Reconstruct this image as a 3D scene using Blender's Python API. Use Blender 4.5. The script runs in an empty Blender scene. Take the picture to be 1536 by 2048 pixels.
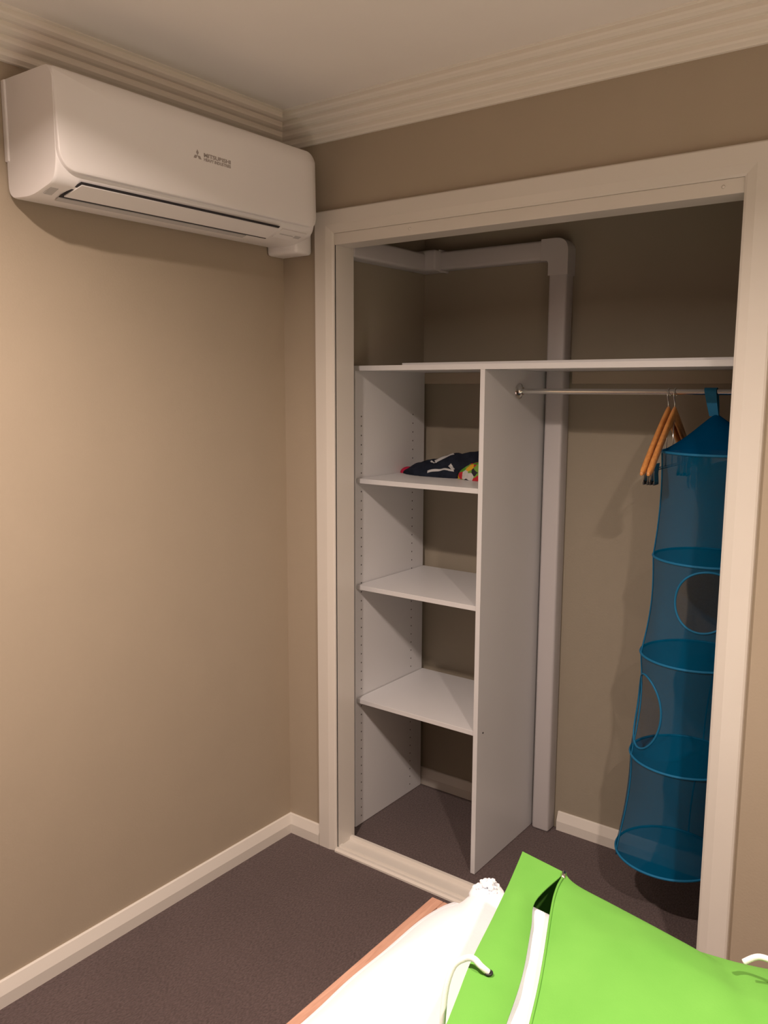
import bpy, bmesh, math, random
from mathutils import Vector, Matrix, noise
random.seed(4)
SC = bpy.context.scene
COL = SC.collection
# ------------------------------------------------------------------ camera, light, exposure
cam = bpy.data.cameras.new('camera'); camo = bpy.data.objects.new('camera', cam); COL.objects.link(camo)
FPX = 1676.64
cam.sensor_fit = 'VERTICAL'; cam.sensor_height = 24.0; cam.lens = 24.0 * FPX / 2048
cam.clip_start = 0.02
yaw, pit, rol = [math.radians(a) for a in (36.6965, -8.3671, 0.2219)]
fwd = Vector((-math.sin(yaw)*math.cos(pit), math.cos(yaw)*math.cos(pit), math.sin(pit)))
rt = Vector((math.cos(yaw), math.sin(yaw), 0)); up = rt.cross(fwd)
rt2 = rt*math.cos(rol) + up*math.sin(rol); up2 = -rt*math.sin(rol) + up*math.cos(rol)
M = Matrix((rt2, up2, -fwd)).transposed().to_4x4(); M.translation = Vector((1.9456, -2.0582, 1.5662))
camo.matrix_world = M
SC.camera = camo
SC.view_settings.view_transform = 'Standard'; SC.view_settings.look = 'None'
SC.view_settings.gamma = 1.0; SC.view_settings.use_curve_mapping = False
SC.view_settings.exposure = 0.0
w = bpy.data.worlds.new('world'); SC.world = w; w.use_nodes = True
w.node_tree.nodes['Background'].inputs[0].default_value = (1.0, 0.8, 0.62, 1)
w.node_tree.nodes['Background'].inputs[1].default_value = 0.0
CEIL = 2.40
DOWNLIGHTS = [(0.88, -1.52), (2.38, -1.62)]
LAMP_W = 37.5
LAMP_COL = (1.0, 0.805, 0.69)
LAMP_SPREAD = math.radians(152)
for i, (x, y) in enumerate(DOWNLIGHTS):
    l = bpy.data.lights.new('downlight_lamp', 'AREA'); l.shape = 'DISK'; l.size = 0.085
    l.energy = LAMP_W; l.color = LAMP_COL; l.spread = LAMP_SPREAD
    o = bpy.data.objects.new('downlight_lamp', l); COL.objects.link(o); o.location = (x, y, CEIL - 0.012)

# ------------------------------------------------------------------ materials
def nodes(name):
    m = bpy.data.materials.new(name); m.use_nodes = True
    return m, m.node_tree.nodes, m.node_tree.links, m.node_tree.nodes['Principled BSDF']
def paint(name, col, rough=0.6, bump=0.0, scale=60.0, var=0.0, spec=0.5, metal=0.0, vscale=6.0, sheen=0.0):
    m, N, L, B = nodes(name)
    B.inputs['Base Color'].default_value = (*col, 1); B.inputs['Roughness'].default_value = rough
    B.inputs['Metallic'].default_value = metal; B.inputs['Specular IOR Level'].default_value = spec
    if sheen: B.inputs['Sheen Weight'].default_value = sheen
    tc = N.new('ShaderNodeTexCoord')
    if bump:
        n = N.new('ShaderNodeTexNoise'); n.inputs['Scale'].default_value = scale; n.inputs['Detail'].default_value = 4
        L.new(tc.outputs['Object'], n.inputs['Vector'])
        b = N.new('ShaderNodeBump'); b.inputs['Strength'].default_value = bump; b.inputs['Distance'].default_value = 0.003
        L.new(n.outputs['Fac'], b.inputs['Height']); L.new(b.outputs['Normal'], B.inputs['Normal'])
    if var:
        n2 = N.new('ShaderNodeTexNoise'); n2.inputs['Scale'].default_value = vscale; n2.inputs['Detail'].default_value = 3
        L.new(tc.outputs['Object'], n2.inputs['Vector'])
        r = N.new('ShaderNodeValToRGB')
        r.color_ramp.elements[0].position = 0.3; r.color_ramp.elements[1].position = 0.7
        r.color_ramp.elements[0].color = (*[c*(1-var) for c in col], 1)
        r.color_ramp.elements[1].color = (*[min(1, c*(1+var)) for c in col], 1)
        L.new(n2.outputs['Fac'], r.inputs['Fac']); L.new(r.outputs['Color'], B.inputs['Base Color'])
    return m
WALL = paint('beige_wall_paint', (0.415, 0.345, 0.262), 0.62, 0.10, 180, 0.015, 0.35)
CLOSETWALL = paint('olive_beige_shaded_wardrobe_wall', (0.325, 0.285, 0.222), 0.65, 0.10, 180, 0.015, 0.3)  # more olive than the room walls, and darkened to put wardrobe shade into the colour
WALL2 = paint('bounce_wall_paint', (0.74, 0.66, 0.56), 0.62, 0.10, 180, 0.015, 0.35)  # for the unseen right wall, lightened to bounce light onto the ceiling
CEILM = paint('white_ceiling_paint', (0.93, 0.885, 0.835), 0.8, 0.05, 120, 0.01, 0.2)
CORNICEM = paint('cream_cornice_paint', (0.86, 0.81, 0.73), 0.7, 0.03, 120, 0.01, 0.3)
TRIM = paint('cream_gloss_trim_paint', (0.72, 0.68, 0.625), 0.22, 0.02, 40, 0.01, 0.5)
MELA = paint('white_melamine', (0.68, 0.68, 0.695), 0.38, 0.04, 220, 0.01, 0.5)
def drilled_melamine():
    """white melamine with two columns of shelf pin holes, 32 mm apart (object space: y from panel front, z from floor)"""
    m, N, L, B = nodes('drilled_white_melamine')
    B.inputs['Roughness'].default_value = 0.38
    tc = N.new('ShaderNodeTexCoord'); sp = N.new('ShaderNodeSeparateXYZ'); L.new(tc.outputs['Object'], sp.inputs[0])
    def M_(op, a, b=None, c=None):
        n = N.new('ShaderNodeMath'); n.operation = op
        for k, v in enumerate((a, b, c)):
            if v is None: continue
            if isinstance(v, (int, float)): n.inputs[k].default_value = v
            else: L.new(v, n.inputs[k])
        return n.outputs[0]
    y, z = sp.outputs['Y'], sp.outputs['Z']
    dy = M_('MINIMUM', M_('ABSOLUTE', M_('SUBTRACT', y, 0.033)), M_('ABSOLUTE', M_('SUBTRACT', y, 0.339)))
    f = M_('FRACT', M_('DIVIDE', M_('SUBTRACT', z, 0.017), 0.032))
    dz = M_('MULTIPLY', M_('ABSOLUTE', M_('SUBTRACT', f, 0.5)), 0.032)
    d = M_('SQRT', M_('ADD', M_('MULTIPLY', dy, dy), M_('MULTIPLY', dz, dz)))
    h = M_('MULTIPLY', M_('LESS_THAN', d, 0.0027), M_('MULTIPLY', M_('LESS_THAN', z, 1.482), M_('GREATER_THAN', z, 0.03)))
    mx = N.new('ShaderNodeMix'); mx.data_type = 'RGBA'; L.new(h, mx.inputs['Factor'])
    mx.inputs['A'].default_value = (0.68, 0.68, 0.695, 1); mx.inputs['B'].default_value = (0.02, 0.018, 0.016, 1)
    L.new(mx.outputs['Result'], B.inputs['Base Color'])
    return m
ACM = paint('white_ac_plastic', (0.90, 0.88, 0.88), 0.33, 0.0, 1, 0.0, 0.5)
ACD = paint('dark_gap', (0.015, 0.014, 0.02), 0.6)
ACG = paint('grey_outlet_plastic', (0.55, 0.54, 0.54), 0.45)
LOGO = paint('logo_print', (0.40, 0.355, 0.34), 0.5)
HOLE = paint('shelf_pin_hole', (0.02, 0.018, 0.016), 0.9)
DUCT = paint('white_duct_plastic', (0.54, 0.515, 0.52), 0.42, 0.0, 1, 0.0, 0.5)
CHROME = paint('chrome', (0.75, 0.74, 0.72), 0.18, metal=1.0)
DARKM = paint('black_rubber', (0.02, 0.02, 0.022), 0.5)
WHITEQ = paint('white_quilt_cotton', (0.88, 0.925, 1.0), 0.9, 0.2, 90, 0.0, 0.1, sheen=0.3)
CORD = paint('white_cord', (0.84, 0.84, 0.83), 0.8, 0.3, 900, 0.0, 0.1)
NAVY = paint('navy_cotton', (0.016, 0.020, 0.034), 0.9, 0.5, 500, 0.25, 0.1, vscale=30)
PRINTW = paint('white_print', (0.55, 0.55, 0.56), 0.8)
REDM = paint('red_cotton', (0.42, 0.02, 0.06), 0.85, 0.3, 400, 0.2, 0.1)

def carpet():
    m, N, L, B = nodes('grey_brown_carpet')
    B.inputs['Roughness'].default_value = 0.95; B.inputs['Specular IOR Level'].default_value = 0.1
    B.inputs['Sheen Weight'].default_value = 0.15
    tc = N.new('ShaderNodeTexCoord')
    mp = N.new('ShaderNodeMapping'); mp.inputs['Scale'].default_value = (1, 0.55, 1); mp.inputs['Rotation'].default_value = (0, 0, 0.5)
    L.new(tc.outputs['Object'], mp.inputs['Vector'])
    n = N.new('ShaderNodeTexNoise'); n.inputs['Scale'].default_value = 210; n.inputs['Detail'].default_value = 5
    n2 = N.new('ShaderNodeTexNoise'); n2.inputs['Scale'].default_value = 4; n2.inputs['Detail'].default_value = 2
    L.new(mp.outputs['Vector'], n.inputs['Vector']); L.new(tc.outputs['Object'], n2.inputs['Vector'])
    r = N.new('ShaderNodeValToRGB'); e = r.color_ramp.elements
    e[0].position = 0.30; e[1].position = 0.70
    e[0].color = (0.078, 0.056, 0.055, 1); e[1].color = (0.150, 0.108, 0.106, 1)
    mx = N.new('ShaderNodeMix'); mx.data_type = 'RGBA'; mx.blend_type = 'MULTIPLY'; mx.inputs['Factor'].default_value = 0.25
    L.new(n.outputs['Fac'], r.inputs['Fac']); L.new(r.outputs['Color'], mx.inputs['A']); L.new(n2.outputs['Fac'], mx.inputs['B'])
    L.new(mx.outputs['Result'], B.inputs['Base Color'])
    b = N.new('ShaderNodeBump'); b.inputs['Strength'].default_value = 0.7; b.inputs['Distance'].default_value = 0.006
    L.new(n.outputs['Fac'], b.inputs['Height']); L.new(b.outputs['Normal'], B.inputs['Normal'])
    return m
CARPET = carpet()

def wood(name, c1, c2, scale, rough=0.35, stretch=(1, 1, 1)):
    m, N, L, B = nodes(name)
    B.inputs['Roughness'].default_value = rough
    tc = N.new('ShaderNodeTexCoord'); mp = N.new('ShaderNodeMapping'); mp.inputs['Scale'].default_value = stretch
    n = N.new('ShaderNodeTexNoise'); n.inputs['Scale'].default_value = scale; n.inputs['Detail'].default_value = 6
    n.inputs['Distortion'].default_value = 1.0
    r = N.new('ShaderNodeValToRGB'); e = r.color_ramp.elements; e[0].position = 0.3; e[1].position = 0.7
    e[0].color = (*c1, 1); e[1].color = (*c2, 1)
    L.new(tc.outputs['Object'], mp.inputs['Vector']); L.new(mp.outputs['Vector'], n.inputs['Vector'])
    L.new(n.outputs['Fac'], r.inputs['Fac']); L.new(r.outputs['Color'], B.inputs['Base Color'])
    return m
HWOOD = wood('varnished_hanger_wood', (0.50, 0.20, 0.055), (0.66, 0.30, 0.09), 30, 0.28, (3, 1, 3))
BEDWOOD = wood('pinkish_bed_timber', (0.40, 0.215, 0.15), (0.52, 0.30, 0.215), 24, 0.45, (6, 0.5, 6))

def green():
    m, N, L, B = nodes('lime_nonwoven_fabric')
    B.inputs['Base Color'].default_value = (0.13, 0.60, 0.045, 1); B.inputs['Roughness'].default_value = 0.75
    B.inputs['Specular IOR Level'].default_value = 0.25
    tc = N.new('ShaderNodeTexCoord')
    v = N.new('ShaderNodeTexVoronoi'); v.inputs['Scale'].default_value = 420
    n = N.new('ShaderNodeTexNoise'); n.inputs['Scale'].default_value = 7; n.inputs['Detail'].default_value = 3
    L.new(tc.outputs['Object'], v.inputs['Vector']); L.new(tc.outputs['Object'], n.inputs['Vector'])
    r = N.new('ShaderNodeValToRGB'); e = r.color_ramp.elements; e[0].position = 0.3; e[1].position = 0.75
    e[0].color = (0.125, 0.37, 0.055, 1); e[1].color = (0.155, 0.42, 0.070, 1)
    L.new(n.outputs['Fac'], r.inputs['Fac']); L.new(r.outputs['Color'], B.inputs['Base Color'])
    b = N.new('ShaderNodeBump'); b.inputs['Strength'].default_value = 0.12; b.inputs['Distance'].default_value = 0.001
    L.new(v.outputs['Distance'], b.inputs['Height']); L.new(b.outputs['Normal'], B.inputs['Normal'])
    return m
GREEN = green()

def net(name, col, fac):
    m = bpy.data.materials.new(name); m.use_nodes = True; N = m.node_tree.nodes; L = m.node_tree.links; N.clear()
    out = N.new('ShaderNodeOutputMaterial'); mix = N.new('ShaderNodeMixShader'); tr = N.new('ShaderNodeBsdfTransparent')
    d = N.new('ShaderNodeBsdfDiffuse'); tl = N.new('ShaderNodeBsdfTranslucent'); m2 = N.new('ShaderNodeMixShader')
    d.inputs['Color'].default_value = (*col, 1); tl.inputs['Color'].default_value = (*col, 1); m2.inputs[0].default_value = 0.3
    tc = N.new('ShaderNodeTexCoord'); n = N.new('ShaderNodeTexNoise'); n.inputs['Scale'].default_value = 260
    mr = N.new('ShaderNodeMapRange'); mr.inputs[3].default_value = fac - 0.07; mr.inputs[4].default_value = fac + 0.07
    L.new(tc.outputs['Object'], n.inputs['Vector']); L.new(n.outputs['Fac'], mr.inputs[0]); L.new(mr.outputs[0], mix.inputs[0])
    L.new(d.outputs[0], m2.inputs[1]); L.new(tl.outputs[0], m2.inputs[2])
    L.new(tr.outputs[0], mix.inputs[1]); L.new(m2.outputs[0], mix.inputs[2]); L.new(mix.outputs[0], out.inputs[0])
    return m
NETB = (0.0, 0.14, 0.30)
NET = net('blue_netting', NETB, 0.54)
NETDENSE = net('dense_blue_netting', (0.0, 0.12, 0.27), 0.80)
BLUE = paint('blue_binding_tape', (0.0, 0.14, 0.30), 0.7, 0.2, 500)

def floral():
    m, N, L, B = nodes('multicolour_print_cotton'); B.inputs['Roughness'].default_value = 0.9
    tc = N.new('ShaderNodeTexCoord'); v = N.new('ShaderNodeTexVoronoi'); v.inputs['Scale'].default_value = 38
    L.new(tc.outputs['Object'], v.inputs['Vector'])
    s = N.new('ShaderNodeSeparateColor'); L.new(v.outputs['Color'], s.inputs[0])
    r = N.new('ShaderNodeValToRGB'); r.color_ramp.interpolation = 'CONSTANT'; e = r.color_ramp.elements
    e[0].position = 0; e[0].color = (0.50, 0.015, 0.03, 1); e[1].position = 0.22; e[1].color = (0.08, 0.28, 0.02, 1)
    for p, c in ((0.42, (0.75, 0.42, 0.02)), (0.56, (0.02, 0.02, 0.03)), (0.72, (0.18, 0.36, 0.05)), (0.92, (0.6, 0.58, 0.56))):
        q = e.new(p); q.color = (*c, 1)
    L.new(s.outputs[0], r.inputs['Fac']); L.new(r.outputs['Color'], B.inputs['Base Color'])
    return m
FLORAL = floral()

# ------------------------------------------------------------------ helpers
class MB:
    def __init__(s): s.v = []; s.f = []
    def add(s, vs, fs):
        b = len(s.v); s.v += [tuple(v) for v in vs]; s.f += [tuple(i + b for i in f) for f in fs]; return s
    def box(s, x0, x1, y0, y1, z0, z1, bev=0.0, seg=2):
        if not bev:
            return s.add([(x0,y0,z0),(x1,y0,z0),(x1,y1,z0),(x0,y1,z0),(x0,y0,z1),(x1,y0,z1),(x1,y1,z1),(x0,y1,z1)],
                         [(0,3,2,1),(4,5,6,7),(0,1,5,4),(1,2,6,5),(2,3,7,6),(3,0,4,7)])
        bm = bmesh.new(); bmesh.ops.create_cube(bm, size=1)
        for v in bm.verts: v.co = Vector(((x0+x1)/2 + v.co.x*(x1-x0), (y0+y1)/2 + v.co.y*(y1-y0), (z0+z1)/2 + v.co.z*(z1-z0)))
        bmesh.ops.bevel(bm, geom=bm.edges[:], offset=bev, segments=seg, affect='EDGES', profile=0.5)
        return s.bm(bm)
    def bm(s, bm):
        bm.verts.index_update()
        s.add([v.co[:] for v in bm.verts], [[v.index for v in f.verts] for f in bm.faces]); bm.free(); return s
    def loft(s, rings, closed=True, caps=True):
        n = len(rings[0]); vs = [p for r in rings for p in r]; fs = []
        for i in range(len(rings)-1):
            for j in range(n if closed else n-1):
                k = (j+1) % n; fs.append((i*n+j, i*n+k, (i+1)*n+k, (i+1)*n+j))
        if caps: fs.append(tuple(range(n-1, -1, -1))); fs.append(tuple((len(rings)-1)*n + j for j in range(n)))
        return s.add(vs, fs)
    def tube(s, pts, r, n=10, caps=True, closedpath=False):
        pts = [Vector(p) for p in pts]; rings = []; prev = None; N = len(pts)
        for i, p in enumerate(pts):
            if closedpath: t = pts[(i+1) % N] - pts[i-1]
            else: t = pts[min(i+1, N-1)] - pts[max(i-1, 0)]
            t.normalize()
            if prev is None: a = Vector((0,0,1)) if abs(t.z) < 0.9 else Vector((1,0,0)); nrm = (a - t*a.dot(t)).normalized()
            else: nrm = (prev - t*prev.dot(t)).normalized()
            prev = nrm; b = t.cross(nrm); rr = r[i] if isinstance(r, (list, tuple)) else r
            rings.append([p + (nrm*math.cos(2*math.pi*k/n) + b*math.sin(2*math.pi*k/n))*rr for k in range(n)])
        if closedpath: rings.append(rings[0]); caps = False
        return s.loft([[q[:] for q in r_] for r_ in rings], True, caps)
    def grid(s, P, nu, nv, closedu=False):
        vs = [P(i, j) for j in range(nv+1) for i in range(nu+(0 if closedu else 1))]; w_ = nu + (0 if closedu else 1); fs = []
        for j in range(nv):
            for i in range(nu): k = (i+1) % w_ if closedu else i+1; fs.append((j*w_+i, j*w_+k, (j+1)*w_+k, (j+1)*w_+i))
        return s.add(vs, fs)
    def build(s, name, mat, parent=None, smooth=False, origin=None, autosm=None):
        me = bpy.data.meshes.new(name); o = bpy.data.objects.new(name, me)
        org = Vector(origin) if origin else (Vector(parent.location) if parent else Vector((0,0,0)))
        if parent and parent.parent: org = Vector(parent['org'])
        me.from_pydata([tuple(Vector(v) - org) for v in s.v], [], s.f); me.validate(); me.update()
        bm = bmesh.new(); bm.from_mesh(me); bmesh.ops.remove_doubles(bm, verts=bm.verts, dist=1e-6)
        bmesh.ops.recalc_face_normals(bm, faces=bm.faces); bm.to_mesh(me); bm.free()
        me.materials.append(mat)
        COL.objects.link(o)
        if parent:
            o.parent = parent; o['org'] = tuple(org)
        else: o.location = org; o['org'] = tuple(org)
        if smooth:
            for p in me.polygons: p.use_smooth = True
            if autosm is not None:
                bm = bmesh.new(); bm.from_mesh(me)
                for e in bm.edges:
                    if len(e.link_faces) == 2 and e.calc_face_angle(0) > math.radians(autosm): e.smooth = False
                bm.to_mesh(me); bm.free()
        return o
def thing(name, label, cat, loc, group=None, kind=None):
    o = bpy.data.objects.new(name, None); COL.objects.link(o); o.location = loc; o['org'] = tuple(loc)
    o.empty_display_size = 0.05
    return tag(o, label, cat, group, kind)
def tag(o, label=None, cat=None, group=None, kind=None):
    if label: o['label'] = label
    if cat: o['category'] = cat
    if group: o['group'] = group
    if kind: o['kind'] = kind
    return o
def struct(o, label=None): o['kind'] = 'structure'; return tag(o, label)
def extrude_prof(prof, axis, a, b, closed=True):
    """prof: list of (p,q); axis 'x': (t,p,q); axis 'y': (p,t,q); axis 'z': (p,q,t)"""
    f = {'x': lambda t, p: (t, p[0], p[1]), 'y': lambda t, p: (p[0], t, p[1]), 'z': lambda t, p: (p[0], p[1], t)}[axis]
    return MB().loft([[f(a, p) for p in prof], [f(b, p) for p in prof]], closed, closed)

# ------------------------------------------------------------------ measured places
RX, RY = 3.20, -5.00              # room
XI, XR = 0.2215, 1.419            # opening
XA, XRO = 0.1475, 1.493           # outer edges of the architrave
ZI, ZA, ZL = 2.0382, 2.107, 2.004
YJ = 0.0885                       # back of the jamb
SX, BX, BY = 0.155, 1.52, 0.590   # closet side wall, right wall, back wall
PX, YS, YB = 0.179, 0.149, 0.563  # side panel face, shelf front, panel back
XD = 0.6576                       # divider left face
ZS = 1.625                        # under side of the top shelf

# ------------------------------------------------------------------ structure
struct(MB().box(-0.1, RX+0.1, RY-0.1, 0.70, -0.08, 0.0).build('floor', CARPET), 'grey-brown loop pile carpet')
struct(MB().box(-0.1, RX+0.1, RY-0.1, 0.70, CEIL, CEIL+0.08).build('ceiling', CEILM))
struct(MB().box(-0.1, 0.0, RY-0.1, 0.0, 0, CEIL).build('wall_left', WALL))
struct(MB().box(RX, RX+0.1, RY-0.1, 0.0, 0, CEIL).build('wall_right', WALL2))
struct(MB().box(0, RX, RY-0.1, RY, 0, CEIL).build('wall_rear', WALL))
m = MB()
T = 0.016    # jamb lining thickness
m.box(-0.1, XI-T, 0, YJ, 0, CEIL); m.box(XR+T, RX+0.1, 0, YJ, 0, CEIL); m.box(XI-T, XR+T, 0, YJ, ZI+0.002, CEIL)
struct(m.build('wall_front', WALL))
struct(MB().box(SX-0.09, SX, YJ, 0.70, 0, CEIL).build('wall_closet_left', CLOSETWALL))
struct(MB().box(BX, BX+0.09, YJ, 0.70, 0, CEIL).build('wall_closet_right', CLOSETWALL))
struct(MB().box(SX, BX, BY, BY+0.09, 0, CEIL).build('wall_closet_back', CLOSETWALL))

# cornice: stepped cove, left wall + front wall mitred, and the two others
def cornice_prof():
    P = [(0.0, 2.310), (0.010, 2.310)]
    for d, z in ((0.022, 2.318), (0.042, 2.340), (0.062, 2.361), (0.082, 2.381)):
        P += [(d-0.009, z-0.005), (d, z), (d+0.002, z+0.005), (d+0.001, z+0.012), (d+0.0005, z+0.0145)]
    P += [(0.090, 2.3975), (0.090, 2.40), (0.0, 2.40)]
    return P
cp = cornice_prof()
def cornice(name, rings):
    return struct(MB().loft(rings).build(name, CORNICEM))
cornice('trim_1', [[(d, -d, z) for d, z in cp], [(d, RY+d, z) for d, z in cp]])
cornice('trim_2', [[(d, -d, z) for d, z in cp], [(RX-d, -d, z) for d, z in cp]])
cornice('trim_3', [[(RX-d, -d, z) for d, z in cp], [(RX-d, RY+d, z) for d, z in cp]])

# skirting boards: bevelled top
bp = [(0, 0), (0.018, 0), (0.018, 0.034), (0.007, 0.064), (0.004, 0.066), (0, 0.066)]
def skirt(name, rings): return struct(MB().loft(rings).build(name, TRIM))
skirt('baseboard_left', [[(d, -d, z) for d, z in bp], [(d, RY, z) for d, z in bp]])
skirt('baseboard_front', [[(d, -d, z) for d, z in bp], [(XA, -d, z) for d, z in bp]])
skirt('baseboard_front', [[(XRO, -d, z) for d, z in bp], [(RX, -d, z) for d, z in bp]])
skirt('baseboard_right', [[(RX-d, 0, z) for d, z in bp], [(RX-d, RY, z) for d, z in bp]])
skirt('baseboard_closet', [[(SX, BY-d, z) for d, z in bp], [(0.688, BY-d, z) for d, z in bp]])
skirt('baseboard_closet', [[(0.762, BY-d, z) for d, z in bp], [(BX, BY-d, z) for d, z in bp]])

# wardrobe doorway: architrave, jamb, head pelmet, floor track
door = thing('door_1', None, None, (XI, 0, 0), kind='structure')
W_ = 0.0740
def arch_prof(): # (distance from inner edge, depth towards the room)
    return [(0.0, 0.0), (0.0, 0.009), (0.006, 0.0125), (0.027, 0.018), (W_-0.004, 0.018), (W_, 0.014), (W_, 0.0)]
ap = arch_prof()
LX, RX2 = XI - 0.0, XR
rings = [[(LX-d, -q, 0.0) for d, q in ap], [(LX-d, -q, ZI+d*0.93) for d, q in ap],
         [(RX2+d, -q, ZI+d*0.93) for d, q in ap], [(RX2+d, -q, 0.0) for d, q in ap]]
MB().loft(rings).build('architrave', TRIM, door)
MB().box(XI-T, XI, -0.004, YJ, 0, ZI).build('jamb', TRIM, door)
MB().box(XR, XR+T, -0.004, YJ, 0, ZI).build('jamb', TRIM, door)
MB().box(XI, XR, -0.006, 0.078, ZL, ZI, 0.0015).build('head_pelmet', TRIM, door)
for sx in (0.505, 1.372):  # added studs standing in for the glossy highlights on the head
    MB().tube([(sx, -0.0055, ZL+0.018), (sx, -0.0085, ZL+0.018)], [0.0045, 0.003], 12).build('highlight_stud', TRIM, door, True)
# floor track with ridges
tp = [(-0.020, 0), (-0.020, 0.006), (-0.014, 0.012), (-0.004, 0.012), (0.000, 0.005), (0.006, 0.005), (0.009, 0.013), (0.020, 0.013),
      (0.024, 0.008), (0.062, 0.008), (0.066, 0.020), (0.076, 0.020), (0.080, 0.012), (0.0885, 0.012), (0.0885, 0)]
extrude_prof(tp, 'x', XI, XR).build('floor_track', TRIM, door)

# ------------------------------------------------------------------ shelving unit
unit = thing('wardrobe_shelf_unit', 'white melamine open shelving tower with long top shelf and hanging side inside the wardrobe', 'shelving unit', (PX, YS, 0))
MB().box(PX-0.016, PX, YS, YB, 0.002, ZS, 0.0008).build('side_panel', drilled_melamine(), unit)
MB().tube([(XD+0.0161, 0.184, 0.475), (XD+0.0167, 0.184, 0.475)], 0.0032, 8).build('screw_hole', HOLE, unit)
MB().box(XD, XD+0.016, YS, YB, 0.002, ZS, 0.0008).build('divider_panel', MELA, unit)
tso = [(SX+0.001, YS), (BX-0.001, YS), (BX-0.001, YB), (0.7505, YB), (0.7505, 0.530), (0.6815, 0.530), (0.6815, YB), (SX+0.001, YB)]   # notched round the duct
MB().loft([[(x, y, z) for x, y in tso] for z in (ZS, ZS+0.016)]).build('top_shelf', MELA, unit)
for z in (1.249, 0.880, 0.4706):
    MB().box(PX+0.003, XD-0.0005, YS+0.004, YB, z, z+0.016, 0.0008).build('shelf', MELA, unit)
MB().box(SX+0.002, 0.683, YB+0.002, BY-0.0005, ZS-0.040, ZS, 0.001).build('batten', WALL, unit)
MB().box(0.764, BX-0.002, YB+0.002, BY-0.0005, ZS-0.040, ZS, 0.001).build('batten', WALL, unit)
tag(MB().box(0.33, BX-0.03, 0.205, 0.50, ZS+0.0162, ZS+0.0245, 0.001).build('loose_board', MELA, None, origin=(0.9, 0.35, ZS+0.0162)),
    'thin pale board lying flat on top of the long upper shelf', 'board')

# ------------------------------------------------------------------ air conditioner
ac = thing('air_conditioner', 'white wall-mounted split system air conditioner high in the corner above beige wall', 'air conditioner', (0, -0.5, 2.0))
Y0, Y1 = -0.935, -0.070
def rprof(rad, pts):
    """round the corners of a closed polygon"""
    out = []; n = len(pts)
    for i, p in enumerate(pts):
        r = rad[i]
        if r <= 0: out.append(p); continue
        a = Vector(pts[i-1]); b = Vector(p); c = Vector(pts[(i+1) % n])
        u = (a-b).normalized(); v_ = (c-b).normalized(); r_ = min(r, (a-b).length*0.48, (c-b).length*0.48)
        s_, e_ = b + u*r_, b + v_*r_
        for k in range(7):
            t = k/6; q = (1-t)**2*s_ + 2*t*(1-t)*b + t*t*e_; out.append((q.x, q.y))
    return out
body = rprof([0, 0.03, 0.012, 0.03, 0.05, 0.03, 0.03], [(0.0, 2.270), (0.185, 2.268), (0.203, 2.245), (0.203, 2.060), (0.190, 2.020), (0.100, 1.998), (0.004, 2.004)])
def shrink(pr, f, c=(0.1, 2.14)): return [(c[0]+(p[0]-c[0])*f, c[1]+(p[1]-c[1])*f) for p in pr]
rings = []
for y, f in ((Y0, 0.985), (Y0+0.003, 0.996), (Y0+0.008, 1.0), (Y1-0.02, 1.0), (Y1-0.006, 0.985), (Y1, 0.95)):
    rings.append([(max(p[0], 0.0), y, p[1]) for p in shrink(body, f)])
MB().loft(rings).build('body', ACM, ac, True, autosm=35)
# front panel: outline in y-z, curved in x
def panel():
    ya, yb, za, zb = Y0+0.001, Y1+0.001, 2.044, 2.263
    out = []
    def arc(cy, cz, r, a0, a1, n=10):
        for k in range(n+1):
            a = math.radians(a0 + (a1-a0)*k/n); out.append((cy + r*math.cos(a), cz + r*math.sin(a)))
    arc(ya+0.045, za+0.045, 0.045, 180, 270); 
    for k in range(1, 12): out.append((ya+0.045+(yb-ya-0.08)*k/12, za))
    arc(yb-0.035, za+0.035, 0.035, 270, 360)
    arc(yb-0.03, zb-0.03, 0.03, 0, 90); 
    for k in range(1, 12): out.append((yb-0.03-(yb-ya-0.042)*k/12, zb))
    arc(ya+0.010, zb-0.010, 0.010, 90, 180)
    cy, cz = (ya+yb)/2, (za+zb)/2
    def fx(y, z):
        t = max(0, (z-2.215)/0.05); b = max(0, (2.075-z)/0.05); e = max(0, (y-(yb-0.03))/0.03)
        return 0.2135 - 0.020*t*t - 0.006*b*b - 0.010*e*e
    m = MB(); rings = []
    def ring(s_, dx, inset):
        r = []
        for y, z in out:
            vy, vz = cy-y, cz-z; L_ = math.hypot(vy, vz)
            y2 = cy - (cy - y)*s_; z2 = cz - (cz - z)*s_
            if inset: y2 += (cy-y)/L_*inset; z2 += (cz-z)/L_*inset
            r.append((fx(y2, z2)+dx, y2, z2))
        return r
    rings = [ring(1, -0.013, 0.0), ring(1, -0.0035, 0.0), ring(1, -0.001, 0.0012), ring(1, 0, 0.004)]
    for s_ in (0.93, 0.85, 0.75, 0.6, 0.45, 0.3, 0.15, 0.04): rings.append(ring(s_, 0, 0))
    m.loft(rings); return m
fp = panel().build('front_panel', ACM, ac, True, autosm=50)
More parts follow.
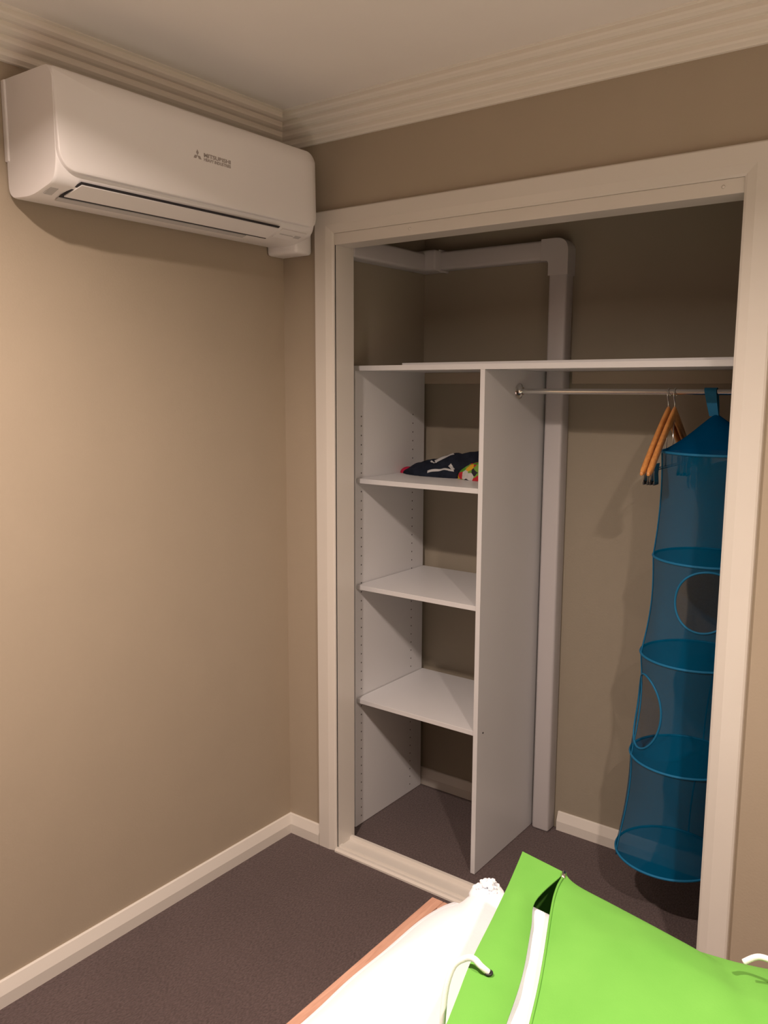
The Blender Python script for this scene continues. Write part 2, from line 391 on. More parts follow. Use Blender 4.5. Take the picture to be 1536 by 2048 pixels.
# outlet flap between two dark gaps
def quadstrip(p1, p2, p3, p4, th, nrm):
    n = Vector(nrm).normalized()*th
    a = [Vector(p) for p in (p1, p2, p3, p4)]
    return MB().add([q[:] for q in a] + [(q+n)[:] for q in a], [(0,1,2,3),(7,6,5,4),(0,4,5,1),(1,5,6,2),(2,6,7,3),(3,7,4,0)])
nn = (0.35, 0, -0.94)
quadstrip((0.1995, -0.872, 2.0292), (0.1345, -0.889, 2.0030), (0.1345, -0.218, 2.0030), (0.1995, -0.224, 2.0292), 0.0022, nn).build('outlet_gap', ACD, ac)
quadstrip((0.1930, -0.867, 2.0266), (0.1420, -0.881, 2.0060), (0.1420, -0.2185, 2.0060), (0.1930, -0.2245, 2.0266), 0.0048, nn).build('outlet_flap', ACM, ac)
quadstrip((0.1290, -0.885, 2.0025), (0.1120, -0.885, 1.9985), (0.1120, -0.290, 1.9985), (0.1290, -0.290, 2.0025), 0.0022, (0.2, 0, -1)).build('lower_grille', ACG, ac)
quadstrip((0.160, -0.925, 2.0145), (0.130, -0.925, 2.0045), (0.130, -0.905, 2.0045), (0.160, -0.905, 2.0145), 0.0022, nn).build('receiver_window', ACG, ac)
quadstrip((0.192, -0.205, 2.0262), (0.150, -0.205, 2.0085), (0.150, -0.100, 2.0085), (0.192, -0.100, 2.0262), 0.0016, nn).build('display_strip', ACM, ac)
dm = quadstrip((0.176, -0.133, 2.0195), (0.164, -0.133, 2.0145), (0.164, -0.108, 2.0145), (0.176, -0.108, 2.0195), 0.0026, nn)
dm.build('indicator_label', ACG, ac)
quadstrip((0.172, -0.195, 2.0175), (0.169, -0.195, 2.0165), (0.169, -0.140, 2.0165), (0.172, -0.140, 2.0175), 0.0026, nn).build('indicator_line', ACG, ac)
MB().box(0.0, 0.016, Y0-0.004, Y0+0.05, 2.087, 2.268, 0.003).build('mounting_plate', ACM, ac)
# printed logo: three-diamond mark and lettering, 12 mm high
lg = MB(); lx = 0.2137
cy, cz, a_ = -0.5385, 2.1545, 0.0075
for ang in (90, 210, 330):
    d = Vector((math.cos(math.radians(ang)), math.sin(math.radians(ang)))); n_ = Vector((-d.y, d.x))
    P = [Vector((0,0)), d*a_ + n_*a_*0.577, d*2*a_, d*a_ - n_*a_*0.577]
    lg.add([(lx, cy+p.x, cz+p.y) for p in P] + [(lx+0.0003, cy+p.x, cz+p.y) for p in P], [(0,1,2,3),(7,6,5,4),(0,4,5,1),(1,5,6,2),(2,6,7,3),(3,7,4,0)])
lg.build('logo_mark', LOGO, ac)
def text_mesh(name, txt, size, mat, parent, loc, width=None):
    cu = bpy.data.curves.new(name, 'FONT'); cu.body = txt; cu.size = size; cu.extrude = 0.0002; cu.space_character = 1.0; cu.offset = size*0.035
    to = bpy.data.objects.new(name, cu); COL.objects.link(to)
    bpy.context.view_layer.update()
    me = bpy.data.meshes.new_from_object(to.evaluated_get(bpy.context.evaluated_depsgraph_get()))
    bpy.data.objects.remove(to)
    xs = [v.co.x for v in me.vertices]; k = width/(max(xs)-min(xs)) if width else 1
    me.materials.clear(); me.materials.append(mat)
    for v in me.vertices:
        c = v.co.copy(); v.co = Vector((c.z, (c.x-min(xs))*k, c.y))
    o = bpy.data.objects.new(name, me); COL.objects.link(o); o.parent = parent; o.location = Vector(loc) - parent.location
    return o
text_mesh('logo_lettering', 'MITSUBISHI', 0.0130, LOGO, ac, (0.2138, -0.517, 2.1560), 0.093)
text_mesh('logo_lettering', 'HEAVY INDUSTRIES', 0.0105, LOGO, ac, (0.2138, -0.517, 2.1460), 0.093)
cov = MB(); cov.box(0.0, 0.128, -0.078, -0.001, 1.980, 2.060, 0.012, 3)
cov.build('pipe_cover', ACM, ac, True, autosm=40)

# ------------------------------------------------------------------ duct in the wardrobe
duct = thing('pipe_duct', 'white plastic pipe duct running around the wardrobe wall and down to the floor', 'duct', (0.725, 0.55, 0))
DF = 0.532
MB().box(0.684, 0.748, DF, BY-0.0005, 0.0, 1.95, 0.009, 3).build('vertical_run', DUCT, duct, True, autosm=40)
e = MB()
oc = rprof([0, 0, 0.045, 0, 0, 0.012], [(0.655, 1.983), (0.655, 2.052), (0.7510, 2.052), (0.7510, 1.935), (0.6818, 1.935), (0.6818, 1.983)])
rings = [[(p[0], y, p[1]) for p in oc] for y in (DF-0.0018, BY-0.001)]
e.loft(rings).build('elbow', DUCT, duct, True, autosm=30)
MB().box(0.225, 0.668, DF, BY-0.0005, 1.986, 2.049, 0.009, 3).build('horizontal_run', DUCT, duct, True, autosm=40)
MB().box(SX+0.0005, 0.262, 0.495, BY-0.0005, 1.982, 2.053, 0.008, 3).build('corner_collar', DUCT, duct, True, autosm=40)
MB().box(0.256, 0.261, DF-0.007, BY-0.0005, 1.979, 2.056, 0.002).build('collar_rim', DUCT, duct)
MB().box(SX+0.0005, 0.222, YJ+0.001, 0.500, 1.981, 2.043, 0.009, 3).build('side_run', DUCT, duct, True, autosm=40)

# ------------------------------------------------------------------ hanging rail
RYY, RZ, RR = 0.367, 1.560, 0.0085
rail = thing('clothes_rail', 'thin chrome hanging rail fixed to the white divider panel', 'rail', (XD+0.016, RYY, RZ))
MB().tube([(XD+0.018, RYY, RZ), (BX, RYY, RZ)], RR, 16).build('rod', CHROME, rail, True, autosm=40)
fm = MB()
fm.loft([[(XD+0.0165+dx, RYY+r*math.cos(2*math.pi*k/24), RZ+r*math.sin(2*math.pi*k/24)) for k in range(24)] for dx, r in ((0, 0.026), (0.003, 0.025), (0.005, 0.019), (0.010, 0.014), (0.014, 0.0125), (0.014, 0.009))])
fm.build('flange', CHROME, rail, True, autosm=30)

# ------------------------------------------------------------------ wooden hangers
def hanger(loc, yawdeg, label, rollz=0):
    h = bpy.data.objects.new('wooden_hanger', None); COL.objects.link(h); h['org'] = (0, 0, 0)
    tag(h, label, 'clothes hanger', 'wooden trouser hangers on the rail')
    # local frame: rail passes through origin along x; shoulders along y; z down
    # hook (sits over the rail)
    pts = []
    for k in range(0, 15):
        a = math.radians(-30 + 240*k/14); pts.append((0, 0.0145*math.cos(a), 0.0145*math.sin(a) - 0.004))
    last = pts[-1]; 
    pts += [(0, -0.006, -0.022), (0, -0.001, -0.032), (0, 0, -0.040), (0, 0, -0.062)]
    MB().tube(pts, 0.0017, 8).build('hook', CHROME, h, True)
    # wooden shoulders: a swept curved bar
    rings = []
    n = 32
    for k in range(n+1):
        t = -1 + 2*k/n; y = 0.218*t; a = abs(t)
        zc = -0.060 - 0.165*a**1.08 + 0.008*max(0, (a-0.88)/0.12)**2
        hh = 0.0165 + 0.0035*math.cos(a*math.pi) - (0.004*max(0, (a-0.85)/0.15)**2)
        xo = 0.004*a*a
        ww = 0.0055 + 0.0026*a
        if k in (0, n): ww *= 0.5; hh *= 0.5
        if k in (1, n-1): ww *= 0.92; hh *= 0.9
        ring = []
        for q in range(12):
            an = 2*math.pi*q/12; c_, s_ = math.cos(an), math.sin(an)
            ring.append((xo + ww*math.copysign(abs(c_)**0.7, c_), y, zc + hh*math.copysign(abs(s_)**0.7, s_)))
        rings.append(ring)
    MB().loft(rings).build('shoulder_bar', HWOOD, h, True, autosm=60)
    # notch studs
    # trouser bar and clips
    bar = MB().tube([(0, -0.205, -0.212), (0, 0.205, -0.212)], 0.0016, 8)
    bar.tube([(0, 0, -0.078), (0, 0, -0.212)], 0.0016, 8)
    bar.build('clip_bar', CHROME, h, True)
    for s_ in (-1, 1):
        c = MB(); yc = s_*0.152
        for sx in (-1, 1):
            c.add([(sx*0.0078, yc-0.019, -0.192), (sx*0.0078, yc+0.019, -0.192), (sx*0.005, yc+0.019, -0.220), (sx*0.005, yc-0.019, -0.220),
                   (sx*0.0063, yc-0.019, -0.192), (sx*0.0063, yc+0.019, -0.192), (sx*0.0035, yc+0.019, -0.220), (sx*0.0035, yc-0.019, -0.220)],
                  [(0,1,2,3),(7,6,5,4),(0,4,5,1),(1,5,6,2),(2,6,7,3),(3,7,4,0)])
            c.add([(sx*0.005, yc-0.019, -0.220), (sx*0.005, yc+0.019, -0.220), (sx*0.0072, yc+0.019, -0.248), (sx*0.0072, yc-0.019, -0.248),
                   (sx*0.0035, yc-0.019, -0.220), (sx*0.0035, yc+0.019, -0.220), (sx*0.0057, yc+0.019, -0.248), (sx*0.0057, yc-0.019, -0.248)],
                  [(0,1,2,3),(7,6,5,4),(0,4,5,1),(1,5,6,2),(2,6,7,3),(3,7,4,0)])
        cl = c.build('clip', CHROME, h)
        pad = MB()
        for sx in (-1, 1): pad.box(sx*0.005-0.002, sx*0.005+0.002, yc-0.0195, yc+0.0195, -0.2515, -0.243, 0.001)
        pad.build('clip_pad', DARKM, cl)
    h.location = loc; h.rotation_euler = (0, 0, math.radians(yawdeg)); return h
HC = 'brown varnished wooden hanger with metal clips, '
hanger((1.152, RYY, RZ), 1.2, HC + 'the left one of the pair on the rail')
hanger((1.170, RYY, RZ), 1.2, HC + 'right one of the pair, beside the blue organiser')

# ------------------------------------------------------------------ blue mesh organiser
org = thing('mesh_organiser', 'tall blue net hanging organiser of stacked round compartments at the right of the wardrobe', 'hanging organiser', (1.27, RYY, 0.18))
LEV = [(1.300, 0.360, 1.395, 0.150), (1.290, 0.362, 1.095, 0.150), (1.270, 0.360, 0.805, 0.152), (1.256, 0.355, 0.495, 0.153), (1.228, 0.345, 0.185, 0.152)]
def lev(z):
    if z >= LEV[0][2]: return LEV[0][:2] + (LEV[0][3],)
    for a, b in zip(LEV, LEV[1:]):
        if z >= b[2]-1e-9:
            t = (a[2]-z)/(a[2]-b[2]); s_ = t*t*(3-2*t)*0.4 + t*0.6
            pinch = 0.010*math.sin(math.pi*t)
            return (a[0]+(b[0]-a[0])*s_, a[1]+(b[1]-a[1])*s_, a[3]+(b[3]-a[3])*t - pinch)
    return LEV[-1][:2] + (LEV[-1][3],)
def wall_pt(th, z):
    x, y, r = lev(z); r += 0.0025*math.sin(5*th + z*7) * math.sin(math.pi*((1.395-z) % 0.305)/0.305)
    return (x + r*math.cos(th), y + r*math.sin(th), z)
# openings: (theta centre deg, z centre, half width along arc m, half height m)
HOLES = [(-73, 0.997, 0.082, 0.086), (-136, 0.642, 0.078, 0.110)]
for k in range(4):
    zt, zb = LEV[k][2], LEV[k+1][2]
    H = [h for h in HOLES if zb < h[1] < zt and h[2] > 0]
    nu, nv = 144, 72; mm = MB(); vs = []; fs = []
    for j in range(nv+1):
        z = zb + (zt-zb)*j/nv
        for i in range(nu):
            th = 2*math.pi*i/nu
            zz = z
            for (tc_, zc, hw, hh) in H:
                r = lev(zc)[2]; du = ((th-math.radians(tc_)+math.pi) % (2*math.pi) - math.pi)*r/hw; dv = (z-zc)/hh; q = math.hypot(du, dv)
                if 0.001 < q and abs(q-1) < 0.045:   # snap to the rim
                    th = math.radians(tc_) + du/q*hw/r; zz = zc + dv/q*hh
            vs.append(wall_pt(th, zz))
    for j in range(nv):
        zc_ = zb + (zt-zb)*(j+0.5)/nv
        for i in range(nu):
            th = 2*math.pi*(i+0.5)/nu; skip = False
            for (tc_, zc, hw, hh) in H:
                r = lev(zc)[2]; du = ((th-math.radians(tc_)+math.pi) % (2*math.pi) - math.pi)*r/hw; dv = (zc_-zc)/hh
                if math.hypot(du, dv) < 1.0: skip = True
            if not skip: fs.append((j*nu+i, j*nu+(i+1) % nu, (j+1)*nu+(i+1) % nu, (j+1)*nu+i))
    mm.add(vs, fs).build('net_wall', NET, org, True)
    for (tc_, zc, hw, hh) in H:
        r = lev(zc)[2]
        MB().tube([wall_pt(math.radians(tc_) + math.cos(a)*hw/r, zc + math.sin(a)*hh) for a in [2*math.pi*q/60 for q in range(60)]], 0.0032, 8, closedpath=True).build('opening_rim', BLUE, org, True)
# floors and hoops
for k, (x, y, z, r) in enumerate(LEV):
    if k:
        MB().grid(lambda i, j: (x + r*(j/10)*math.cos(2*math.pi*i/64), y + r*(j/10)*math.sin(2*math.pi*i/64), z + 0.001 - 0.014*(1-(j/10)**2)), 64, 10, True).build('shelf_disc', NETDENSE, org, True)
    MB().tube([(x + r*math.cos(2*math.pi*i/72), y + r*math.sin(2*math.pi*i/72), z) for i in range(72)], 0.0038, 8, closedpath=True).build('hoop', BLUE, org, True)
# cone top
x, y, z, r = LEV[0]
MB().grid(lambda i, j: (x - 0.014*(j/12) + r*(1-j/12*0.97)*math.cos(2*math.pi*i/64)*(1-0.10*math.sin(math.pi*j/12)), y + 0.007*(j/12) + r*(1-j/12*0.97)*math.sin(2*math.pi*i/64)*(1-0.10*math.sin(math.pi*j/12)), z + 0.104*(j/12)), 64, 12, True).build('cone_top', net('cone_netting', (0.0, 0.07, 0.19), 0.93), org, True)
# seams
for a in (-152, -20, 80):
    pts = [wall_pt(math.radians(a + 6*math.sin(z_*4)), z_) for z_ in [1.39 - 1.22*q/60 for q in range(61)]]
    MB().tube(pts, 0.0022, 6).build('seam', BLUE, org, True)
# strap loop over the rail
st = MB(); P = []
for q in range(13):
    a = math.radians(-10 + 200*q/12); P.append((RYY + 0.0115*math.cos(a), RZ + 0.0115*math.sin(a)))
P = [(RYY+0.002, 1.494), (RYY+0.010, 1.53)] + P + [(RYY-0.010, 1.53), (RYY-0.004, 1.494)]
def sw(z): return 0.0125 + 0.004*max(0, (z-1.50)/0.07)
outer = [(p[0] + (0.0012 if p[0] > RYY else -0.0012), p[1] + (0.0012 if p[1] > RZ else 0)) for p in P]
st.loft([[(1.281-0.012*(p[1]-1.494)/0.07-sw(p[1]), p[0], p[1]), (1.281-0.012*(p[1]-1.494)/0.07+sw(p[1]), p[0], p[1]), (1.281-0.012*(p[1]-1.494)/0.07+sw(p[1]), o_[0], o_[1]), (1.281-0.012*(p[1]-1.494)/0.07-sw(p[1]), o_[0], o_[1])] for p, o_ in zip(P, outer)])
st.build('hanging_loop', BLUE, org, True, autosm=40)

# ------------------------------------------------------------------ folded clothes on the upper shelf
ZC = 1.2655
def hump(x, y, cx, cy, rx, ry, h, p=2.2):
    d = (abs((x-cx)/rx)**p + abs((y-cy)/ry)**p)
    return h*max(0, 1-d)**0.55
def hn(x, y):   # navy pile
    h = max(hump(x, y, 0.355, 0.430, 0.165, 0.085, 0.046), hump(x, y, 0.50, 0.470, 0.150, 0.080, 0.092), hump(x, y, 0.40, 0.45, 0.13, 0.078, 0.074), hump(x, y, 0.34, 0.44, 0.09, 0.06, 0.060))
    return h + (0.004*noise.noise(Vector((x*38, y*38, 1.0))) + 0.003*math.sin(70*(x*0.5+y)) if h > 0.006 else 0)
def cloth(name, hf, x0, x1, y0, y1, mat, parent=None, off=0.0, nx=90, ny=60, edge=0.004, keep=None, origin=None, closed=True):
    vs = []; idx = {}; fs = []
    def ok(i, j):
        x = x0+(x1-x0)*i/nx; y = y0+(y1-y0)*j/ny
        return hf(x, y) > 0.0015 and (keep is None or keep(x, y))
    for i in range(nx):
        for j in range(ny):
            if all(ok(a, b) for a, b in ((i, j), (i+1, j), (i+1, j+1), (i, j+1))):
                q = []
                for a, b in ((i, j), (i+1, j), (i+1, j+1), (i, j+1)):
                    if (a, b) not in idx:
                        x = x0+(x1-x0)*a/nx; y = y0+(y1-y0)*b/ny; idx[(a, b)] = len(vs); vs.append((x, y, ZC+hf(x, y)+off))
                    q.append(idx[(a, b)])
                fs.append(q)
    mb = MB().add(vs, fs)
    o = mb.build(name, mat, parent, True, origin=origin)
    bm = bmesh.new(); bm.from_mesh(o.data)
    if closed:
        be = [e for e in bm.edges if e.is_boundary]
        r = bmesh.ops.extrude_edge_only(bm, edges=be)
        base = ZC - Vector(o['org']).z
        for v in r['geom']:
            if isinstance(v, bmesh.types.BMVert): v.co.z = base
    else:
        r = bmesh.ops.extrude_face_region(bm, geom=bm.faces[:])
        for v in r['geom']:
            if isinstance(v, bmesh.types.BMVert): v.co.z -= 0.0015
    bmesh.ops.recalc_face_normals(bm, faces=bm.faces); 
    for f in bm.faces: f.smooth = True
    bm.to_mesh(o.data); bm.free()
    return o
def hf2(x, y): return max(hump(x, y, 0.550, 0.385, 0.105, 0.055, 0.060), hump(x, y, 0.58, 0.42, 0.075, 0.07, 0.074)) + 0.0025*noise.noise(Vector((x*60, y*60, 4)))
nv_ = cloth('folded_garment', lambda x, y: hn(x, y) if hn(x, y) > hf2(x, y) else 0, 0.18, 0.655, 0.33, 0.555, NAVY, origin=(0.42, 0.44, ZC))
tag(nv_, 'crumpled navy garment with white print lying on the upper shelf', 'clothing')
def band(ax, ay, bx, by, wdt):
    A = Vector((ax, ay)); B = Vector((bx, by)); d = (B-A); L_ = d.length; d.normalize(); n_ = Vector((-d.y, d.x))
    def k(x, y):
        v = Vector((x, y))-A; return 0 <= v.dot(d) <= L_ and abs(v.dot(n_)) <= wdt
    return k
for (a, b, c, d_, wd) in ((0.335, 0.352, 0.435, 0.368, 0.0035), (0.335, 0.40, 0.385, 0.445, 0.011), (0.405, 0.385, 0.430, 0.372, 0.006), (0.315, 0.405, 0.34, 0.39, 0.003)):
    cloth('white_print', hn, min(a, c)-0.02, max(a, c)+0.02, min(b, d_)-0.02, max(b, d_)+0.02, PRINTW, nv_, off=0.0012, nx=70, ny=60, keep=band(a, b, c, d_, wd), closed=False)
tag(cloth('patterned_garment', lambda x, y: hf2(x, y) if hf2(x, y) > max(0.004, hn(x, y)) else 0, 0.435, 0.655, 0.325, 0.49, FLORAL, nx=60, ny=50, origin=(0.57, 0.39, ZC)), 'red, yellow and green patterned cloth tucked beside the navy garment', 'clothing')
def hf3(x, y): return hump(x, y, 0.205, 0.425, 0.030, 0.028, 0.022)
tag(cloth('red_cloth', hf3, 0.17, 0.24, 0.39, 0.46, REDM, nx=40, ny=40, origin=(0.205, 0.425, ZC)), 'small crimson cloth corner poking out left of the navy garment', 'clothing')

# ------------------------------------------------------------------ bed
BZ = 0.42
bed = thing('bed', 'low timber bed frame with pinkish side rail in the foreground', 'bed', (1.72, -1.6, 0))
MB().box(0.982, 1.012, -2.62, -0.575, 0.16, BZ, 0.002).build('side_rail', BEDWOOD, bed)
MB().box(2.46, 2.49, -2.62, -0.575, 0.16, BZ, 0.002).build('side_rail', BEDWOOD, bed)
MB().box(1.0125, 2.4595, -0.605, -0.575, 0.16, BZ, 0.002).build('foot_rail', BEDWOOD, bed)
MB().box(0.982, 2.49, -2.655, -2.621, 0.0, 0.95, 0.003).build('headboard', BEDWOOD, bed)
for (x, y) in ((1.015, -0.66), (2.397, -0.66)):
    MB().box(x, x+0.06, y, y+0.05, 0.0, 0.159, 0.003).build('leg', BEDWOOD, bed)
MB().box(1.0125, 2.4595, -2.62, -0.607, 0.20, 0.235).build('slat_base', BEDWOOD, bed)
tag(MB().box(1.022, 2.452, -2.605, -0.617, 0.2352, 0.43, 0.03, 3).build('mattress', WHITEQ, None, True, origin=(1.73, -1.6, 0.2352), autosm=50), 'white mattress lying on the bed frame under the quilt', 'mattress')
# quilt: rounded slab with soft undulation
def quilt():
    x0, x1, y0, y1 = 1.0125, 2.47, -2.60, -0.525
    cx, cy, hx, hy = (x0+x1)/2, (y0+y1)/2, (x1-x0)/2, (y1-y0)/2
    nu, nv = 110, 150
    def P(top):
        def f(i, j):
            u = -1 + 2*i/nu; v = -1 + 2*j/nv
            # square to rounded square
            p = 16
            k = max(abs(u), abs(v)); n_ = (abs(u)**p + abs(v)**p)**(1/p)
            s_ = k/n_ if n_ > 1e-6 else 1
            x = cx + u*s_*hx; y = cy + v*s_*hy
            d = (1-k)*min(hx, hy)
            ex = min(1, (1-abs(u))*hx/0.125); ey = min(1, (1-abs(v))*hy/0.085)
            e = ex*ey; rise = math.sin(math.pi/2*ex)*math.sqrt(max(0, 1-(1-ey)**2))
            wob = 0.010*noise.noise(Vector((x*3.2, y*3.2, 0.3))) + 0.006*noise.noise(Vector((x*9, y*9, 2)))
            drop = 0.0 if y < -0.57 else 0.10*((y+0.57)/0.045)**2*(1-e)
            if top: z = 0.4255 + 0.082*rise + wob*e - drop*0.3
            else: z = 0.4305 + 0.004*e if y < -0.573 else 0.4225 - drop*0.3
            x += 0.006*noise.noise(Vector((y*6, 0, 7)))*(1-e)
            return (x, y, z)
        return f
    m = MB(); m.grid(P(True), nu, nv); m.grid(P(False), nu, nv)
    # rim
    b = (nu+1)*(nv+1); fs = []
    per = [(i, 0) for i in range(nu)] + [(nu, j) for j in range(nv)] + [(i, nv) for i in range(nu, 0, -1)] + [(0, j) for j in range(nv, 0, -1)]
    for a, c in zip(per, per[1:] + per[:1]):
        ia = a[1]*(nu+1)+a[0]; ic = c[1]*(nu+1)+c[0]; fs.append((ia, ic, ic+b, ia+b))
    m.f += fs
    return m
q_ = quilt().build('quilt', WHITEQ, None, True, origin=(1.73, -1.6, 0.43))
tag(q_, 'plain white quilt spread over the bed in the foreground', 'quilt')
# gathered cotton tuft at the quilt's corner
tm = MB(); rnd = random.Random(3)
for k in range(60):
    a = rnd.uniform(0, 2*math.pi); el = rnd.uniform(0.0, 1.4); r = rnd.uniform(0.022, 0.03)
    c = Vector((1.135, -0.595, 0.496))
    d = Vector((math.cos(a)*math.cos(el), math.sin(a)*math.cos(el), math.sin(el)))
    p = c + d*r; s_ = rnd.uniform(0.004, 0.008)
    bm = bmesh.new(); bmesh.ops.create_icosphere(bm, subdivisions=1, radius=s_)
    for v in bm.verts: v.co += p
    tm.bm(bm)
bm = bmesh.new(); bmesh.ops.create_icosphere(bm, subdivisions=2, radius=0.027)
for v in bm.verts: v.co = Vector((v.co.x*1.5, v.co.y*1.5, v.co.z)) + Vector((1.135, -0.595, 0.490))
tm.bm(bm)
tm.build('gathered_corner', WHITEQ, q_, True)

# ------------------------------------------------------------------ green storage bag
bag = thing('storage_bag', 'lime green zipped bedding storage bag lying open on the white quilt', 'storage bag', (1.6, -1.0, 0.50))
ZT = 0.72
# strip (lid edge) outline: far-left corner, left edge, ... as (x, y, z)
def sheet(left, right, n, th, mat, name, parent, bulge=None, m_=14):
    """left/right: polylines (x,y,z) of same length; sheet with thickness between them"""
    def interp(pl, t):
        t *= len(pl)-1; i = min(int(t), len(pl)-2); f = t-i
        p0 = Vector(pl[max(i-1, 0)]); p1 = Vector(pl[i]); p2 = Vector(pl[i+1]); p3 = Vector(pl[min(i+2, len(pl)-1)])
        a = 2*p1; b = p2-p0; c = 2*p0-5*p1+4*p2-p3; d = -p0+3*p1-3*p2+p3
        return (a + b*f + c*f*f + d*f*f*f)*0.5
    top = []
    for j in range(n+1):
        L_, R_ = interp(left, j/n), interp(right, j/n)
        row = []
        for i in range(m_+1):
            s_ = i/m_; p = L_.lerp(R_, s_)
            if bulge:
                q = bulge(s_, j/n)
                p += q if isinstance(q, Vector) else Vector((0, 0, q))
            row.append(p)
        top.append(row)
    m = MB(); W2 = m_+1
    vs = [p[:] for r in top for p in r] + [(p.x, p.y, p.z-th) for r in top for p in r]; B_ = (n+1)*W2; fs = []
    for j in range(n):
        for i in range(m_):
            a = j*W2+i; fs += [(a, a+1, a+W2+1, a+W2), (B_+a+W2, B_+a+W2+1, B_+a+1, B_+a)]
    for j in range(n):
        for i in (0, m_): a = j*W2+i; fs.append((a, a+W2, B_+a+W2, B_+a))
    for i in range(m_):
        for j in (0, n): a = j*W2+i; fs.append((a, a+1, B_+a+1, B_+a))
    m.add(vs, fs); o = m.build(name, mat, parent, True, autosm=50); return o, top
SL = [(1.292, -0.749, .722), (1.320, -0.855, .720), (1.343, -0.950, .720), (1.372, -1.070, .722), (1.409, -1.190, .725), (1.447, -1.340, .725), (1.485, -1.500, .71)]
SR = [(1.384, -0.766, .722), (1.376, -0.862, .717), (1.402, -0.931, .717), (1.443, -1.040, .718), (1.472, -1.143, .720), (1.512, -1.300, .72), (1.55, -1.46, .71)]
sheet(SL, SR, 40, 0.0018, GREEN, 'edge_strip', bag, lambda s, t: 0.008*math.sin(math.pi*s)*min(1, t*5))
PLl = [(1.388, -0.772, .724), (1.400, -0.835, .730), (1.421, -0.900, .730), (1.466, -1.020, .731), (1.505, -1.137, .732), (1.555, -1.300, .728), (1.60, -1.48, .71)]
PR = [(1.78, -0.790, .715), (1.83, -0.855, .735), (1.85, -0.95, .750), (1.875, -1.06, .75), (1.90, -1.17, .745), (1.93, -1.32, .73), (1.96, -1.47, .71)]
# far edge goes from the zip end to the far right corner; it sags between
def bul(s, t):
    b = 0.024*math.sin(math.pi*s)**0.8*math.sin(math.pi*min(1, t*0.9+0.05))*min(1, t/0.35)
    b += -0.005*math.exp(-((s-0.55-0.45*t)/0.05)**2)*math.exp(-((t-0.3)/0.25)**2)
    b += 0.005*noise.noise(Vector((s*5, t*6, 3)))*min(1, t*6)
    near = math.exp(-t/0.12)
    dy = (-0.050*math.exp(-((s-0.62)/0.24)**2) + 0.05*math.exp(-(0.62/0.24)**2))*near - 0.020*(1-math.exp(-s/0.05))*math.exp(-(s/0.6)**4)*near
    return Vector((0, dy, b - 0.004*math.sin(math.pi*s)*near))
tp_, toprows = sheet(PLl, PR, 60, 0.0018, GREEN, 'top_panel', bag, bul, 40)
# side skirts: from the outline of the two sheets down to the quilt
def skirtwall(name, line, drop_to, out=(0, 0), bul=0.02):
    N_ = len(line); rings = []
    def f(i, j):
        p = Vector(line[i]); t = j/10; z = p.z + (drop_to - p.z)*t
        k = bul*math.sin(math.pi*t)
        return (p.x + out[0]*k + out[0]*0.01*t, p.y + out[1]*k + out[1]*0.01*t, z)
    o = MB().grid(f, N_-1, 10).build(name, GREEN, bag, True)
    sm = o.modifiers.new('thickness', 'SOLIDIFY'); sm.thickness = 0.0016; return o
ZQ = 0.516
skirtwall('side_wall', SL, ZQ, (-0.3, -0.1))
far = [SL[0]] + [(SL[0][0]+(SR[0][0]-SL[0][0])*k/6, SL[0][1]+(SR[0][1]-SL[0][1])*k/6, .722) for k in range(1, 6)] + [SR[0]] + [p[:] for p in toprows[0]]
skirtwall('end_wall', far, ZQ, (0, 0.3))
skirtwall('side_wall', [r[-1][:] for r in toprows], ZQ, (0.6, 0))
near = [SL[-1], SR[-1]] + [p[:] for p in toprows[-1]]
skirtwall('end_wall', near, ZQ, (0, -0.3))
# seam welts along the edges
MB().tube([Vector(p) + Vector((0.0, 0, 0.001)) for p in PLl[:1] + [toprows[k][0][:] for k in range(2, 60, 2)]], 0.0022, 6).build('zip_edge', GREEN, bag, True)
MB().tube([(1.386, -0.775, 0.728), (1.392, -0.792, 0.727)], 0.0035, 8).build('zip_pull', CHROME, bag, True)
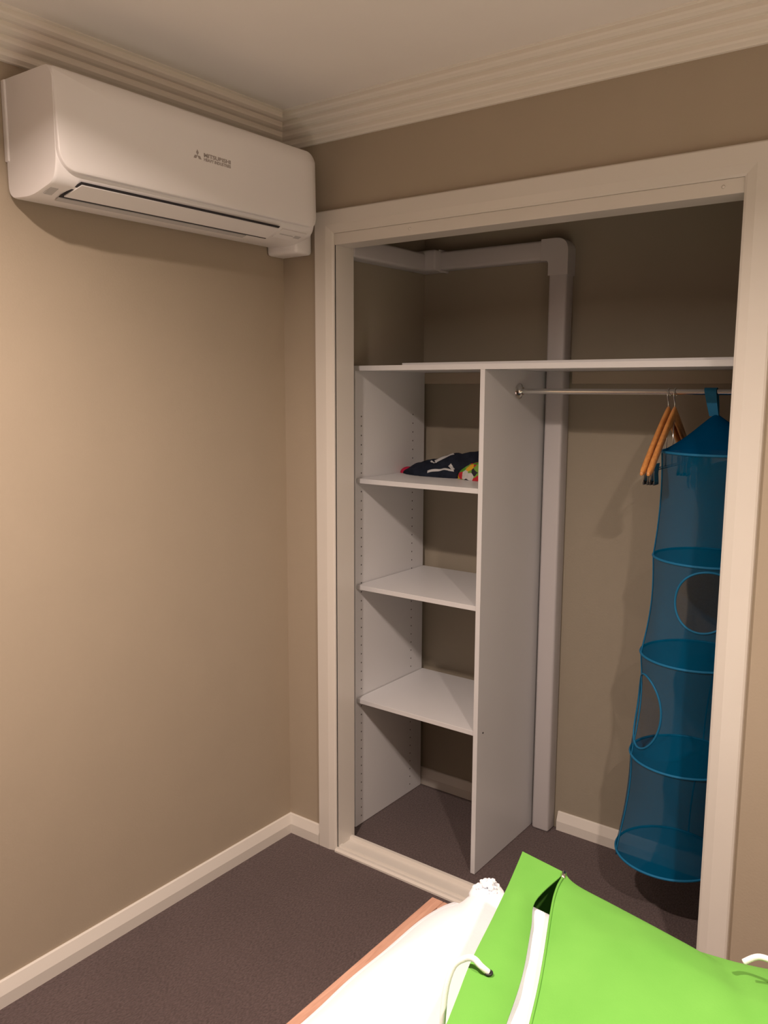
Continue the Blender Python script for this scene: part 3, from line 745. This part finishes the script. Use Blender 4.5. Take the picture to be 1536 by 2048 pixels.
# eyelets and cord handles
def eyelet(c, r):
    MB().tube([(c[0]+r*math.cos(2*math.pi*k/20), c[1]+r*math.sin(2*math.pi*k/20), c[2]) for k in range(20)], 0.0018, 6, closedpath=True).build('eyelet', DARKM, bag, True)
    MB().tube([(c[0], c[1], c[2]-0.0005), (c[0], c[1], c[2]+0.0004)], r, 16).build('eyelet', HOLE, bag)
eyelet((1.4105, -1.083, 0.7320), 0.005)
def smooth_path(pts, n=8):
    out = []
    for i in range(len(pts)-1):
        p0 = Vector(pts[max(i-1, 0)]); p1 = Vector(pts[i]); p2 = Vector(pts[i+1]); p3 = Vector(pts[min(i+2, len(pts)-1)])
        for k in range(n):
            f = k/n; out.append((2*p1 + (p2-p0)*f + (2*p0-5*p1+4*p2-p3)*f*f + (-p0+3*p1-3*p2+p3)*f**3)*0.5)
    out.append(Vector(pts[-1])); return out
MB().tube(smooth_path([(1.410, -1.083, 0.732), (1.400, -1.087, 0.740), (1.385, -1.081, 0.741), (1.370, -1.080, 0.735), (1.356, -1.090, 0.722), (1.352, -1.105, 0.69), (1.356, -1.12, 0.64)]), 0.0048, 8).build('cord_handle', CORD, bag, True)
hx, hy, hz = 1.712, -0.90, 0.775
MB().tube(smooth_path([(hx, hy, hz), (hx+0.02, hy+0.008, hz+0.012), (hx+0.05, hy+0.006, hz+0.008), (hx+0.09, hy-0.02, hz-0.01)]), 0.0042, 8).build('cord_handle', CORD, bag, True)
# white bedding packed inside, seen through the open zip
def inside():
    m = MB()
    def f(i, j):
        u = i/30; v = j/60
        L_ = Vector((1.33, -0.80, 0)).lerp(Vector((1.50, -1.45, 0)), v); R_ = Vector((1.50, -0.82, 0)).lerp(Vector((1.68, -1.45, 0)), v)
        p = L_.lerp(R_, u)
        e = min(1, v/0.12, (1-v)/0.1, u/0.15, (1-u)/0.15); r = math.sqrt(max(0, 1-(1-e)**2))
        return (p.x, p.y, 0.524 + 0.184*r + 0.006*noise.noise(Vector((p.x*14, p.y*14, 0)))*e)
    m.grid(f, 30, 60)
    return m
ins = inside().build('packed_pillow', WHITEQ, None, True, origin=(1.5, -1.1, 0.52))
sm = ins.modifiers.new('thickness', 'SOLIDIFY'); sm.thickness = 0.004; sm.offset = -1
tag(ins, 'white pillow inside the green bag, seen through its open zip', 'pillow')
